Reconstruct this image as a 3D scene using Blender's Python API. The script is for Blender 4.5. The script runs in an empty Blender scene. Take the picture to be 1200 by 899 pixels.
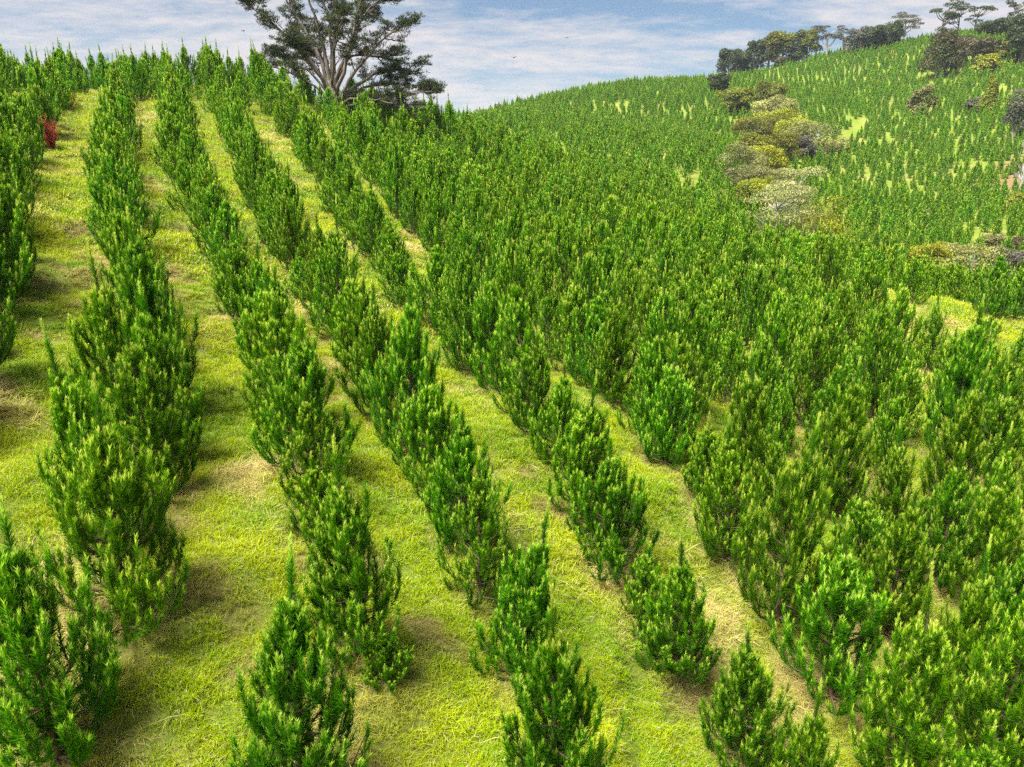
import bpy, math, random
import numpy as np
from mathutils import Vector, Quaternion

# ------------------------------------------------------------------ camera, sky, sun, exposure
S = bpy.context.scene
COL = S.collection
F_PX, PITCH = 870.0, math.radians(16)
cam_d = bpy.data.cameras.new('camera'); cam = bpy.data.objects.new('camera', cam_d); COL.objects.link(cam)
cam_d.sensor_width = 36.0; cam_d.lens = F_PX / 1200 * 36.0
cam_d.clip_start = 0.1; cam_d.clip_end = 20000
cam.location = (0, 0, 0); cam.rotation_euler = (math.pi / 2 - PITCH, 0, 0)
S.camera = cam

SUN_DIR = Vector((-0.36, -0.30, 0.90)).normalized()
SUN_EL = math.asin(SUN_DIR.z); SUN_AZ = math.atan2(SUN_DIR.x, SUN_DIR.y)
sun_d = bpy.data.lights.new('sun', 'SUN'); sun_d.energy = 3.7; sun_d.angle = math.radians(32); sun_d.color = (1.0, 0.965, 0.89)
sun = bpy.data.objects.new('sun', sun_d); COL.objects.link(sun)
sun.rotation_euler = SUN_DIR.to_track_quat('Z', 'Y').to_euler(); sun.location = (0, 0, 60)

W = bpy.data.worlds.new('World'); S.world = W; W.use_nodes = True
nt = W.node_tree; nt.nodes.clear()
def N(t, typ, **kw):
    n = t.nodes.new(typ)
    for k, v in kw.items(): setattr(n, k, v)
    return n
def LK(t, a, b): t.links.new(a, b)
sky = N(nt, 'ShaderNodeTexSky', sky_type='NISHITA', sun_disc=False, sun_elevation=SUN_EL, sun_rotation=SUN_AZ,
        altitude=200, air_density=1.0, dust_density=0.2, ozone_density=3.0)
tc = N(nt, 'ShaderNodeTexCoord'); sep = N(nt, 'ShaderNodeSeparateXYZ'); LK(nt, tc.outputs['Generated'], sep.inputs[0])
def M(t, op, a, b=None, clamp=False):
    n = N(t, 'ShaderNodeMath', operation=op, use_clamp=clamp)
    for i, v in enumerate((a, b)):
        if v is None: continue
        if isinstance(v, (int, float)): n.inputs[i].default_value = v
        else: LK(t, v, n.inputs[i])
    return n.outputs[0]
zc = M(nt, 'ADD', M(nt, 'MAXIMUM', sep.outputs[2], 0.0), 0.10)          # a cloud sheet seen in perspective
cx = M(nt, 'DIVIDE', sep.outputs[0], zc); cy = M(nt, 'DIVIDE', sep.outputs[1], zc)
comb = N(nt, 'ShaderNodeCombineXYZ'); LK(nt, M(nt, 'MULTIPLY', cx, 0.75), comb.inputs[0]); LK(nt, M(nt, 'MULTIPLY', cy, 1.1), comb.inputs[1])
comb.inputs[2].default_value = 3.7
n1 = N(nt, 'ShaderNodeTexNoise'); n1.inputs['Scale'].default_value = 0.72; n1.inputs['Detail'].default_value = 9; n1.inputs['Roughness'].default_value = 0.58; n1.inputs['Distortion'].default_value = 0.5
LK(nt, comb.outputs[0], n1.inputs['Vector'])
n2 = N(nt, 'ShaderNodeTexNoise'); n2.inputs['Scale'].default_value = 4.6; n2.inputs['Detail'].default_value = 7; n2.inputs['Roughness'].default_value = 0.65
LK(nt, comb.outputs[0], n2.inputs['Vector'])
cm = M(nt, 'ADD', M(nt, 'MULTIPLY', n1.outputs[0], 0.64), M(nt, 'MULTIPLY', n2.outputs[0], 0.36))
ramp = N(nt, 'ShaderNodeValToRGB'); LK(nt, cm, ramp.inputs[0])
e = ramp.color_ramp.elements; e[0].position = 0.42; e[0].color = (0, 0, 0, 1); e[1].position = 0.57; e[1].color = (0.92, 0.92, 0.92, 1)
mix = N(nt, 'ShaderNodeMix', data_type='RGBA'); LK(nt, ramp.outputs[0], mix.inputs[0])
hs = N(nt, 'ShaderNodeHueSaturation'); hs.inputs['Saturation'].default_value = 1.0; hs.inputs['Value'].default_value = 0.50
LK(nt, sky.outputs[0], hs.inputs['Color'])
LK(nt, hs.outputs[0], mix.inputs[6]); mix.inputs[7].default_value = (3.75, 3.55, 3.6, 1)
bg = N(nt, 'ShaderNodeBackground'); bg.inputs[1].default_value = 0.051; LK(nt, mix.outputs[2], bg.inputs[0])
wo = N(nt, 'ShaderNodeOutputWorld'); LK(nt, bg.outputs[0], wo.inputs[0])

S.view_settings.view_transform = 'Standard'; S.view_settings.look = 'None'
S.view_settings.exposure = 2.1; S.view_settings.gamma = 1.0; S.view_settings.use_curve_mapping = False
S.render.engine = 'CYCLES'
S.cycles.max_bounces = 5; S.cycles.diffuse_bounces = 3; S.cycles.glossy_bounces = 1; S.cycles.transmission_bounces = 2
S.cycles.use_adaptive_sampling = True; S.cycles.adaptive_threshold = 0.02; S.cycles.use_denoising = False; S.cycles.filter_width = 1.4

# ------------------------------------------------------------------ helpers
def tag(o, label=None, cat=None, group=None, kind=None):
    for k, v in (('label', label), ('category', cat), ('group', group), ('kind', kind)):
        if v: o[k] = v
    return o
def link(o, parent=None):
    COL.objects.link(o)
    if parent is not None: o.parent = parent
    return o
def empty(name, loc, rz=0.0, sc=1.0):
    o = bpy.data.objects.new(name, None); o.empty_display_size = 0.2
    o.location = loc; o.rotation_euler = (0, 0, rz)
    o.scale = (sc, sc, sc) if isinstance(sc, (int, float)) else sc
    return link(o)
def np_mesh(name, V, Fc, mats, attrs=None, mi=None, smooth=False):
    """V (n,3), Fc (m,3) or (m,4) index array"""
    me = bpy.data.meshes.new(name)
    V = np.asarray(V, np.float32); Fc = np.asarray(Fc, np.int32); m, k = Fc.shape
    me.vertices.add(len(V)); me.vertices.foreach_set('co', V.ravel())
    me.loops.add(m * k); me.loops.foreach_set('vertex_index', Fc.ravel())
    me.polygons.add(m); me.polygons.foreach_set('loop_start', np.arange(0, m * k, k, dtype=np.int32))
    if mi is not None: me.polygons.foreach_set('material_index', np.asarray(mi, np.int32))
    for mt in (mats if isinstance(mats, (list, tuple)) else [mats]): me.materials.append(mt)
    for an, av in (attrs or {}).items():
        a = me.attributes.new(an, 'FLOAT', 'POINT'); a.data.foreach_set('value', np.asarray(av, np.float32))
    me.update(calc_edges=True); me.validate()
    if smooth: me.polygons.foreach_set('use_smooth', [True] * m)
    return me
def child(name, me, parent):
    return link(bpy.data.objects.new(name, me), parent)
def tube(pts, radii, n=6):
    pts = np.asarray(pts, float); K = len(pts)
    t = np.gradient(pts, axis=0); t /= np.maximum(np.linalg.norm(t, axis=1)[:, None], 1e-9)
    ref = np.where(np.abs(t[:, 2:3]) < 0.9, np.array([[0, 0, 1.0]]), np.array([[1.0, 0, 0]]))
    a = np.cross(t, ref); a /= np.linalg.norm(a, axis=1)[:, None]; b = np.cross(t, a)
    for i in range(1, K):                                            # keep the frame from flipping
        if a[i] @ a[i-1] < 0: a[i] *= -1; b[i] *= -1
    th = np.linspace(0, 2 * math.pi, n, endpoint=False)
    V = (pts[:, None] + np.asarray(radii)[:, None, None] * (np.cos(th)[None, :, None] * a[:, None] + np.sin(th)[None, :, None] * b[:, None])).reshape(-1, 3)
    i = np.arange(K - 1)[:, None] * n; j = np.arange(n)[None]; j2 = (j + 1) % n
    q = np.stack([i + j, i + j2, i + n + j2, i + n + j], -1).reshape(-1, 4)
    return V, np.vstack([q[:, [0, 1, 2]], q[:, [0, 2, 3]]])
def join(parts):
    Vs, Fs, o = [], [], 0
    for V, f in parts: Vs.append(V); Fs.append(np.asarray(f) + o); o += len(V)
    return np.vstack(Vs), np.vstack(Fs)
def _h(ix, iy, s):
    h = (ix.astype(np.int64) * 374761393 + iy.astype(np.int64) * 668265263 + s * 1442695041) & 0xffffffff
    h = ((h ^ (h >> 13)) * 1274126177) & 0xffffffff
    return ((h ^ (h >> 16)) & 0xffff) / 65535.0
def vnoise(x, y, s=0):
    x = np.asarray(x, float); y = np.asarray(y, float)
    ix = np.floor(x).astype(np.int64); iy = np.floor(y).astype(np.int64); fx = x - ix; fy = y - iy
    fx = fx * fx * (3 - 2 * fx); fy = fy * fy * (3 - 2 * fy)
    return (_h(ix, iy, s) * (1 - fx) + _h(ix + 1, iy, s) * fx) * (1 - fy) + (_h(ix, iy + 1, s) * (1 - fx) + _h(ix + 1, iy + 1, s) * fx) * fy
def fbm(x, y, s=0, o=4):
    v, a, t = 0, 1.0, 0
    for k in range(o): v = v + a * vnoise(x, y, s + k); t += a; a *= 0.55; x = x * 2.03 + 7.1; y = y * 2.03 + 3.3
    return v / t
def sstep(a, b, x):
    t = np.clip((x - a) / (b - a), 0, 1); return t * t * (3 - 2 * t)

# ------------------------------------------------------------------ terrain
CTL=[(-5.7,7.9,-7.08),(-8.3,11.4,-5.52),(-5.6,9.2,-6.32),(-2.5,9.7,-7.11),(0.5,8.8,-8.35),(4.0,11.6,-10.51),(6.7,12.8,-10.57),(10.5,12.8,-11.64),(-1.6,14.2,-6.84),(-5.9,16.0,-6.00),(-3.9,20.1,-6.25),(-10.1,20.5,-4.63),(0.0,19.9,-6.72),(4.6,18.5,-7.94),(9.9,19.6,-9.49),(14.2,19.2,-9.27),(-18.0,27.7,-1.48),(-19.3,43.7,0.02),(-7.5,32.8,-3.57),(-16.2,49.2,1.07),(-26.1,69.5,6.50),(-23.9,71.7,7.07),(-33.1,63.9,5.34),(-41.4,64.1,6.00),(-20.3,72.4,5.67),(-17.0,76.4,5.05),(-9.8,89.7,4.28),(4.8,42.0,-6.01),(0.0,57.4,-3.06),(-6.9,62.2,-0.63),(7.8,69.7,-3.72),(14.5,41.7,-6.94),(13.8,28.8,-8.27),(19.0,31.7,-9.10),(24.6,41.5,-7.63),(28.0,41.4,-8.10),(19.0,26.6,-8.65),(0.0,104.4,1.16),(-13.7,179.6,9.49),(-9.9,227.4,13.19),(16.1,146.6,3.18),(5.9,271.4,21.28),(41.4,321.4,32.33),(91.0,354.3,38.48),(41.4,238.4,15.05),(66.1,244.4,17.92),(29.9,135.3,0.08),(25.4,86.6,-6.52),(34.4,89.1,-8.70),(60.0,188.4,4.08),(62.4,161.3,0.09),(69.0,154.6,-4.88),(103.4,239.1,17.53),(82.8,188.4,4.08),(119.0,371.9,45.18),(138.8,373.2,49.76),(170.7,358.5,53.06),(210.2,338.8,56.70),(152.3,285.1,32.95),(117.9,228.1,15.57),(101.7,156.1,0.09),(74.6,112.0,-8.44),(51.8,99.2,-9.69),(76.1,128.1,-6.83),(139.0,217.8,15.98),(108.6,288.6,27.01),(-41.0,110.0,2.00),(-15.0,115.0,2.00),(-75.0,80.0,8.00),(-90.0,30.0,6.00),(-60.0,-20.0,0.00),(-20.0,-20.0,-7.00),(0.0,-20.0,-10.50),(25.0,-20.0,-15.00),(60.0,-20.0,-20.00),(60.0,20.0,-17.00),(40.0,62.0,-12.50),(62.0,72.0,-13.00),(110.0,60.0,-12.00),(150.0,110.0,3.00),(260.0,200.0,45.00),(330.0,330.0,62.00),(200.0,480.0,45.00),(60.0,480.0,30.00),(-40.0,420.0,8.00),(-60.0,220.0,2.00),(-180.0,140.0,2.00),(-180.0,-60.0,0.00),(-20.0,300.0,14.00),(20.0,-120.0,-25.00),(150.0,-60.0,-22.00),]
CTL = np.array(CTL)
def _tps():
    n = len(CTL); X = CTL[:, :2]; r = np.linalg.norm(X[:, None] - X[None], axis=2) / 100
    K = np.where(r > 0, r * r * np.log(np.maximum(r, 1e-9)), 0); d = np.hypot(X[:, 0], X[:, 1])
    A = np.zeros((n + 3, n + 3)); A[:n, :n] = K + np.diag(1e-5 * (d / 10) ** 2 * 0.5 + 1e-5)
    Q = np.c_[np.ones(n), X / 100]; A[:n, n:] = Q; A[n:, :n] = Q.T
    return np.linalg.solve(A, np.r_[CTL[:, 2], 0, 0, 0])
TW = _tps()
def height(x, y):
    x = np.asarray(x, float); y = np.asarray(y, float)
    z = TW[-3] + TW[-2] * x / 100 + TW[-1] * y / 100
    for (a, b, _), w in zip(CTL, TW):
        r2 = ((x - a) ** 2 + (y - b) ** 2) / 1e4
        z = z + w * 0.5 * r2 * np.log(np.maximum(r2, 1e-18))
    R = np.hypot(x - 60, y - 180); k = sstep(330, 800, R)
    z = z * (1 - k) + (-45 + 14 * fbm(x / 400, y / 400, 90)) * k
    d = np.hypot(x, y)
    near = 1 - sstep(90, 260, d)
    z = z + near * (0.26 * (fbm(x / 1.9, y / 1.9, 5, 3) - 0.5) + 0.12 * (vnoise(x / 0.5, y / 0.5, 9) - 0.5))
    z = z + near * 0.10 * np.sin(2 * math.pi * (z / 0.85 + 1.4 * fbm(x / 6, y / 6, 31, 2)))       # sheep-track steps along the contours
    return z + (1 - near) * 1.2 * (fbm(x / 18, y / 18, 14, 3) - 0.5)
def project(x, y, z):
    d = y * math.cos(PITCH) - z * math.sin(PITCH); v = y * math.sin(PITCH) + z * math.cos(PITCH)
    d = np.where(np.abs(d) < 1e-3, 1e-3, d)
    return 600 + F_PX * x / d, 450 - F_PX * v / d, d
def dryness(x, y):                                                    # where last year's grass lies dead
    a = fbm(x / 2.6, y / 3.6, 41, 4); b = fbm(x / 0.9, y / 0.9, 47, 3)
    return np.clip((a * 0.6 + b * 0.4 - 0.475) * 3.2, 0, 1)
def earthy(x, y):                                                     # bare earth, slips and old litter
    a = fbm(x / 1.3 + 40, y / 1.3, 53, 4)
    e_ = sstep(0.64, 0.78, a) * 0.8
    for (ax, ay, r) in ((96, 149, 9), (88, 146, 7), (80, 136, 6), (104, 158, 6), (96, 362, 10), (162, 345, 8)):
        e_ = np.maximum(e_, 1 - sstep(r * 0.3, r * 1.2, np.hypot(x - ax, y - ay) + 5 * (fbm(x / 5, y / 5, 61) - 0.5)))
    return e_

def mat(name):
    m = bpy.data.materials.new(name); m.use_nodes = True; t = m.node_tree; t.nodes.clear()
    return m, t, N(t, 'ShaderNodeOutputMaterial')
def mixc(t, fac, a, b):
    n = N(t, 'ShaderNodeMix', data_type='RGBA')
    if isinstance(fac, (int, float)): n.inputs[0].default_value = fac
    else: LK(t, fac, n.inputs[0])
    for s_, v in ((6, a), (7, b)):
        if isinstance(v, tuple): n.inputs[s_].default_value = (*v, 1)
        else: LK(t, v, n.inputs[s_])
    return n.outputs[2]
def attr(t, name, typ='GEOMETRY'):
    n = N(t, 'ShaderNodeAttribute', attribute_name=name, attribute_type=typ); return n.outputs['Fac']
def ramp01(t, v, lo, hi):
    n = N(t, 'ShaderNodeMapRange', clamp=True, interpolation_type='SMOOTHSTEP'); LK(t, v, n.inputs[0])
    n.inputs[1].default_value = lo; n.inputs[2].default_value = hi; return n.outputs[0]
def noise(t, scale, detail=4, rough=0.6, vec=None):
    n = N(t, 'ShaderNodeTexNoise'); n.inputs['Scale'].default_value = scale; n.inputs['Detail'].default_value = detail; n.inputs['Roughness'].default_value = rough
    if vec is not None: LK(t, vec, n.inputs['Vector'])
    return n.outputs[0]

GREEN, LIME, STRAW, EARTH = (0.155, 0.285, 0.001), (0.355, 0.420, 0.002), (0.50, 0.41, 0.14), (0.23, 0.14, 0.07)
def ground_material():
    m, t, out = mat('hillside_grass')
    g = N(t, 'ShaderNodeNewGeometry'); P = g.outputs['Position']
    c = mixc(t, ramp01(t, noise(t, 1.7, 5, 0.65, P), 0.38, 0.62), (0.085, 0.145, 0.008), (0.130, 0.180, 0.016))
    c = mixc(t, ramp01(t, noise(t, 9.0, 4, 0.7, P), 0.42, 0.66), c, (0.15, 0.18, 0.018))
    dryf = M(t, 'MULTIPLY', attr(t, 'dry'), ramp01(t, noise(t, 14.0, 4, 0.7, P), 0.30, 0.62))
    c = mixc(t, dryf, c, (0.31, 0.26, 0.085))
    c = mixc(t, M(t, 'MULTIPLY', attr(t, 'earth'), ramp01(t, noise(t, 6.0, 5, 0.7, P), 0.2, 0.55)), c, (0.17, 0.105, 0.055))
    b = N(t, 'ShaderNodeBsdfPrincipled'); LK(t, c, b.inputs['Base Color']); b.inputs['Roughness'].default_value = 0.9
    b.inputs['Specular IOR Level'].default_value = 0.15
    bp = N(t, 'ShaderNodeBump'); bp.inputs['Strength'].default_value = 0.7; bp.inputs['Distance'].default_value = 0.06
    LK(t, noise(t, 18.0, 6, 0.75, P), bp.inputs['Height']); LK(t, bp.outputs[0], b.inputs['Normal'])
    LK(t, b.outputs[0], out.inputs[0]); return m
def near_pine(x, y, reach=1.0):                                       # sprayed brown spot each pine was planted in
    out = np.zeros(len(x)); k = np.where((np.hypot(x, y) < 75) & (y > 0))[0]
    tn = T[(np.hypot(T[:, 0], T[:, 1]) < 77)]
    for c in np.array_split(k, max(1, len(k) // 4000)):
        if len(c): out[c] = np.min((x[c, None] - tn[None, :, 0]) ** 2 + (y[c, None] - tn[None, :, 1]) ** 2, axis=1)
    out[k] = 1 - sstep(0.30, reach, np.sqrt(out[k]) + 0.55 * (fbm(x[k] / 0.6, y[k] / 0.6, 67, 3) - 0.5)); return out
def build_ground():
    n = 430; a = 6.3; u = np.linspace(-1, 1, n); s = 4500 * np.sinh(a * u) / math.sinh(a)
    X, Y = np.meshgrid(s, s + 12.0); Z = height(X, Y)
    V = np.stack([X, Y, Z], -1).reshape(-1, 3)
    i = (np.arange(n - 1)[:, None] * n + np.arange(n - 1)[None]).ravel()
    Fc = np.stack([i, i + 1, i + n + 1, i + n], -1)
    me = np_mesh('hillside_ground', V, Fc, ground_material(), {'dry': dryness(V[:, 0], V[:, 1]), 'earth': np.maximum(earthy(V[:, 0], V[:, 1]), 0.42 * near_pine(V[:, 0], V[:, 1]))}, smooth=True)
    o = link(bpy.data.objects.new('hillside_ground', me)); tag(o, 'grassy hillside falling to a gully and rising to a far ridge', 'hillside', kind='structure')

# ------------------------------------------------------------------ foliage and bark materials
def leaf_material(name, dark, light, tip=None, trans=0.3, rough=0.55, jit=0.12, spec=0.3):
    """dark..light over the leaf's own age attribute, with a little hue drift from plant to plant"""
    m, t, out = mat(name)
    c = mixc(t, attr(t, 'tip'), dark, light)
    oi = N(t, 'ShaderNodeObjectInfo')
    h = N(t, 'ShaderNodeHueSaturation'); LK(t, c, h.inputs['Color'])
    mr = N(t, 'ShaderNodeMapRange'); LK(t, oi.outputs['Random'], mr.inputs[0]); mr.inputs[3].default_value = 0.5 - 0.010; mr.inputs[4].default_value = 0.5 + 0.014
    LK(t, mr.outputs[0], h.inputs['Hue'])
    mv = N(t, 'ShaderNodeMapRange'); LK(t, M(t, 'FRACT', M(t, 'MULTIPLY', oi.outputs['Random'], 37.7)), mv.inputs[0]); mv.inputs[3].default_value = 1 - jit * 1.5; mv.inputs[4].default_value = 1 + jit * 1.5
    LK(t, mv.outputs[0], h.inputs['Value'])
    b = N(t, 'ShaderNodeBsdfPrincipled'); LK(t, h.outputs[0], b.inputs['Base Color']); b.inputs['Roughness'].default_value = rough
    b.inputs['Specular IOR Level'].default_value = spec
    tr = N(t, 'ShaderNodeBsdfTranslucent'); LK(t, h.outputs[0], tr.inputs[0])
    ms = N(t, 'ShaderNodeMixShader'); ms.inputs[0].default_value = trans
    LK(t, b.outputs[0], ms.inputs[1]); LK(t, tr.outputs[0], ms.inputs[2]); LK(t, ms.outputs[0], out.inputs[0])
    return m
def bark_material(name, a, b_, scale=14):
    m, t, out = mat(name)
    tcn = N(t, 'ShaderNodeTexCoord'); mp = N(t, 'ShaderNodeMapping'); mp.inputs['Scale'].default_value = (1, 1, 0.25); LK(t, tcn.outputs['Object'], mp.inputs[0])
    nz = noise(t, scale, 6, 0.7, mp.outputs[0]); c = mixc(t, ramp01(t, nz, 0.35, 0.65), a, b_)
    b = N(t, 'ShaderNodeBsdfPrincipled'); LK(t, c, b.inputs['Base Color']); b.inputs['Roughness'].default_value = 0.9
    bp = N(t, 'ShaderNodeBump'); bp.inputs['Strength'].default_value = 0.6; bp.inputs['Distance'].default_value = 0.03; LK(t, nz, bp.inputs['Height']); LK(t, bp.outputs[0], b.inputs['Normal'])
    LK(t, b.outputs[0], out.inputs[0]); return m
NEEDLE = leaf_material('pine_needles', (0.048, 0.165, 0.002), (0.180, 0.400, 0.004), trans=0.44, spec=0.12)
TIPM = leaf_material('pine_new_growth', (0.320, 0.530, 0.014), (0.620, 0.720, 0.110), trans=0.42, spec=0.15)
BUD = leaf_material('pine_buds', (0.55, 0.55, 0.42), (0.6, 0.6, 0.5), trans=0.1)
BARK = bark_material('young_pine_bark', (0.055, 0.036, 0.016), (0.125, 0.080, 0.040))
OLDBARK = bark_material('old_pine_bark', (0.07, 0.053, 0.043), (0.215, 0.175, 0.148), 3.0)
GREYBARK = bark_material('grey_bark', (0.22, 0.20, 0.18), (0.46, 0.43, 0.39), 3.0)

# ------------------------------------------------------------------ young pines
def unit(v): return v / np.maximum(np.linalg.norm(v, axis=-1, keepdims=True), 1e-9)
def curve(p0, az, e0, e1, L, K=8, rng=None, power=1.0, wob=0.12):
    s = (np.arange(K - 1) + 0.5) / (K - 1); el = e0 + (e1 - e0) * np.minimum(1.0, s / 0.72) ** power; a = az + np.cumsum(rng.normal(0, wob, K - 1))
    d = np.stack([np.cos(el) * np.cos(a), np.cos(el) * np.sin(a), np.sin(el)], -1) * (L / (K - 1))
    return np.vstack([p0, p0 + np.cumsum(d, axis=0)])
def pine_skeleton(seed, H, spread, whorls, bushy, leader, fork=False, bare=0.0):
    rng = np.random.default_rng(seed); K = 8
    lean = rng.normal(0, 0.035, 2)
    zt = np.linspace(0, H, 10)
    sway = np.cumsum(rng.normal(0, 0.012, (10, 2)), axis=0); sway[0] = 0
    trunk = np.c_[lean[0] * zt + sway[:, 0], lean[1] * zt + sway[:, 1], zt]
    def on_trunk(z): return np.array([np.interp(z, zt, trunk[:, 0]), np.interp(z, zt, trunk[:, 1]), z])
    shoots, rad, start, vig = [], [], [], []
    def add(pts, r, st, v): shoots.append(pts); rad.append(r); start.append(st); vig.append(v)
    tops = [on_trunk(H * (1 - leader))]
    zs = np.linspace(0.035, 1 - leader, whorls) + rng.normal(0, 0.010, whorls)
    def along(pts, s):
        f_ = s * (K - 1); i = min(int(f_), K - 2); d = pts[i + 1] - pts[i]
        return pts[i] + d * (f_ - i), math.atan2(d[1], d[0]), math.atan2(d[2], math.hypot(d[0], d[1]))
    for wi, tz in enumerate(zs):
        z = max(tz, 0.03) * H
        prof = min(1.0, 0.84 + tz * 1.0) * max(0.10, (1 - tz)) ** 0.80
        nb = int(rng.integers(5, 8)) if wi < whorls - 1 else 5
        a0 = rng.uniform(0, 6.28)
        for b in range(nb):
            if rng.random() < bare: continue
            L = spread * prof * rng.uniform(0.66, 1.10) * 1.42 * (1 - 0.50 * float(sstep(0.38, 0.85, tz)))
            e0 = math.radians(-6 + 58 * tz + rng.normal(0, 7)); e1 = math.radians(76 + 10 * tz + rng.normal(0, 6))
            pts = curve(on_trunk(z), a0 + b * 6.283 / nb + rng.normal(0, 0.22), e0, min(e1, 1.52), L, K, rng, 1.35 - 0.6 * tz)
            v = rng.uniform(0.30, 1.0)
            add(pts, 0.016, 0.12, v)
            for q in range(int(round(bushy * (1.4 + 3.6 * L / 1.4)))):           # side shoots
                s = rng.uniform(0.22, 0.92); p, azb, elb = along(pts, s)
                l2 = L * (0.50 - 0.26 * s) * rng.uniform(0.65, 1.25); sd = rng.choice((-1, 1)) * rng.uniform(0.4, 1.2)
                add(curve(p, azb + sd, elb * 0.7 + 0.1, rng.uniform(1.25, 1.52), max(l2, 0.14), K, rng, 1.0), 0.008, 0.05, v * rng.uniform(0.55, 1.0))
            for q in range(int(round(bushy * 3.6))):                              # upright fingers
                p, azb, elb = along(pts, rng.uniform(0.25, 0.98))
                add(curve(p, azb + rng.normal(0, 0.9), rng.uniform(0.9, 1.3), 1.52, rng.uniform(0.24, 0.52) * (H / 3) * (1 - 0.55 * float(sstep(0.45, 0.85, tz))), K, rng, 0.5), 0.007, 0.02, min(1.0, v * rng.uniform(0.7, 1.2)))
    for q in range(int(70 * bushy)):                                              # short inner shoots hide the stem
        tz = rng.uniform(0.04, 0.92 - leader); add(curve(on_trunk(tz * H), rng.uniform(0, 6.28), rng.uniform(0.1, 0.8), 1.45, H * rng.uniform(0.08, 0.17), K, rng, 0.8), 0.006, 0.0, rng.uniform(0.2, 0.9))
    # leader and its ring of candles
    add(np.linspace(on_trunk(H * (1 - leader)), on_trunk(H) + np.array([0, 0, 0.09 * H]), K) + 0, 0.012, 0.0, 1.0)
    add(np.linspace(on_trunk(H * 0.45), on_trunk(H * (1 - leader)), K), 0.02, 0.1, 0.0)
    for b in range(5):
        add(curve(on_trunk(H * (1 - leader)), b * 1.257 + rng.normal(0, 0.2), 0.95, 1.52, H * leader * rng.uniform(0.28, 0.58), K, rng, 0.5), 0.010, 0.05, 1.0)
    if fork:
        pts = curve(on_trunk(H * 0.42), rng.uniform(0, 6.28), 0.7, 1.54, H * 0.52, K, rng, 0.6, 0.05); add(pts, 0.018, 0.15, 1.0)
        for q in range(10):
            i = int(rng.integers(2, 7)); add(curve(pts[i], rng.uniform(0, 6.28), 0.5, 1.45, H * rng.uniform(0.09, 0.16), K, rng), 0.008, 0.05, 0.9)
    return trunk, np.array(shoots), np.array(rad), np.array(start), np.array(vig), H, leader
def cnt_of(sk, dens):
    SH, start = sk[1], sk[3]
    return np.maximum(3, (dens * np.linalg.norm(np.diff(SH, axis=1), axis=2).sum(1) * (1 - start) * np.where(is_top(sk), 2.6, 1.0)).astype(int))
def is_top(sk):                                                       # the leader and the candles round it
    trunk, H = sk[0], sk[5]; tb = np.array([np.interp(H * (1 - sk[6]), trunk[:, 2], trunk[:, j]) for j in range(3)])
    return np.linalg.norm(sk[1][:, 0] - tb, axis=1) < 0.02
def pine_needles(sk, dens, Ln, w, seed):
    trunk, SH, rad, start, vig, H, _ = sk; rng = np.random.default_rng(seed); K = SH.shape[1]
    cnt = cnt_of(sk, dens)
    si = np.repeat(np.arange(len(SH)), cnt); n = len(si)
    s = start[si] + (1 - start[si]) * rng.random(n) ** 0.85
    f_ = np.clip(s * (K - 1), 0, K - 1.001); i = f_.astype(int); fr = (f_ - i)[:, None]
    p = SH[si, i] * (1 - fr) + SH[si, i + 1] * fr; ax = unit(SH[si, i + 1] - SH[si, i])
    r = unit(np.cross(ax, rng.normal(0, 1, (n, 3))))
    new = sstep(0.55, 0.92, s) * (0.25 + 0.75 * vig[si])
    ang = np.radians(36 - 17 * new + rng.normal(0, 8, n))[:, None]
    L = (Ln * (1 - 0.42 * new) * np.where(is_top(sk)[si], 1.25, 1.0) * rng.uniform(0.75, 1.2, n))[:, None]
    d = unit(ax * np.cos(ang) + r * np.sin(ang) + np.array([0, 0, 0.10]))
    side = unit(np.cross(d, rng.normal(0, 1, (n, 3)))) * (w * rng.uniform(0.7, 1.3, n))[:, None] / 2
    V = np.stack([p - side, p + side, p + d * L], 1)                   # n,3,3
    return V, new
def pine_meshes(name, sk, dens, Ln, w, seed):
    trunk, SH, rad, start, vig, H, _ = sk
    V, new = pine_needles(sk, dens, Ln, w, seed)
    rng = np.random.default_rng(seed + 1)
    si = np.repeat(np.arange(len(SH)), cnt_of(sk, dens)); isn = new > 0.52
    tip = np.where(isn, np.clip((new - 0.5) * 2.0 + rng.normal(0, 0.15, len(new)), 0, 1), np.clip(new * 1.3 + rng.normal(0.12, 0.14, len(new)), 0, 1))
    def pack(nm, sel):
        v = V[sel].reshape(-1, 3); return np_mesh(nm, v, np.arange(len(v)).reshape(-1, 3), [NEEDLE, TIPM], {'tip': np.repeat(tip[sel], 3)}, mi=isn[sel].astype(int))
    top = is_top(sk)
    crown = pack(name + '_crown', ~top[si]); lead = pack(name + '_leader', top[si])
    tr = np_mesh(name + '_trunk', *tube(trunk[:9], np.linspace(0.042, 0.012, 9) * H / 3, 6), BARK, smooth=True)
    br = np_mesh(name + '_branches', *join([tube(SH[k][[0, 3, 7]], np.array([1, 0.7, 0.25]) * rad[k], 4) for k in range(len(SH)) if rad[k] > 0.009]), BARK, smooth=True)
    return dict(trunk=tr, branches=br, crown=crown, leader=lead)
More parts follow.
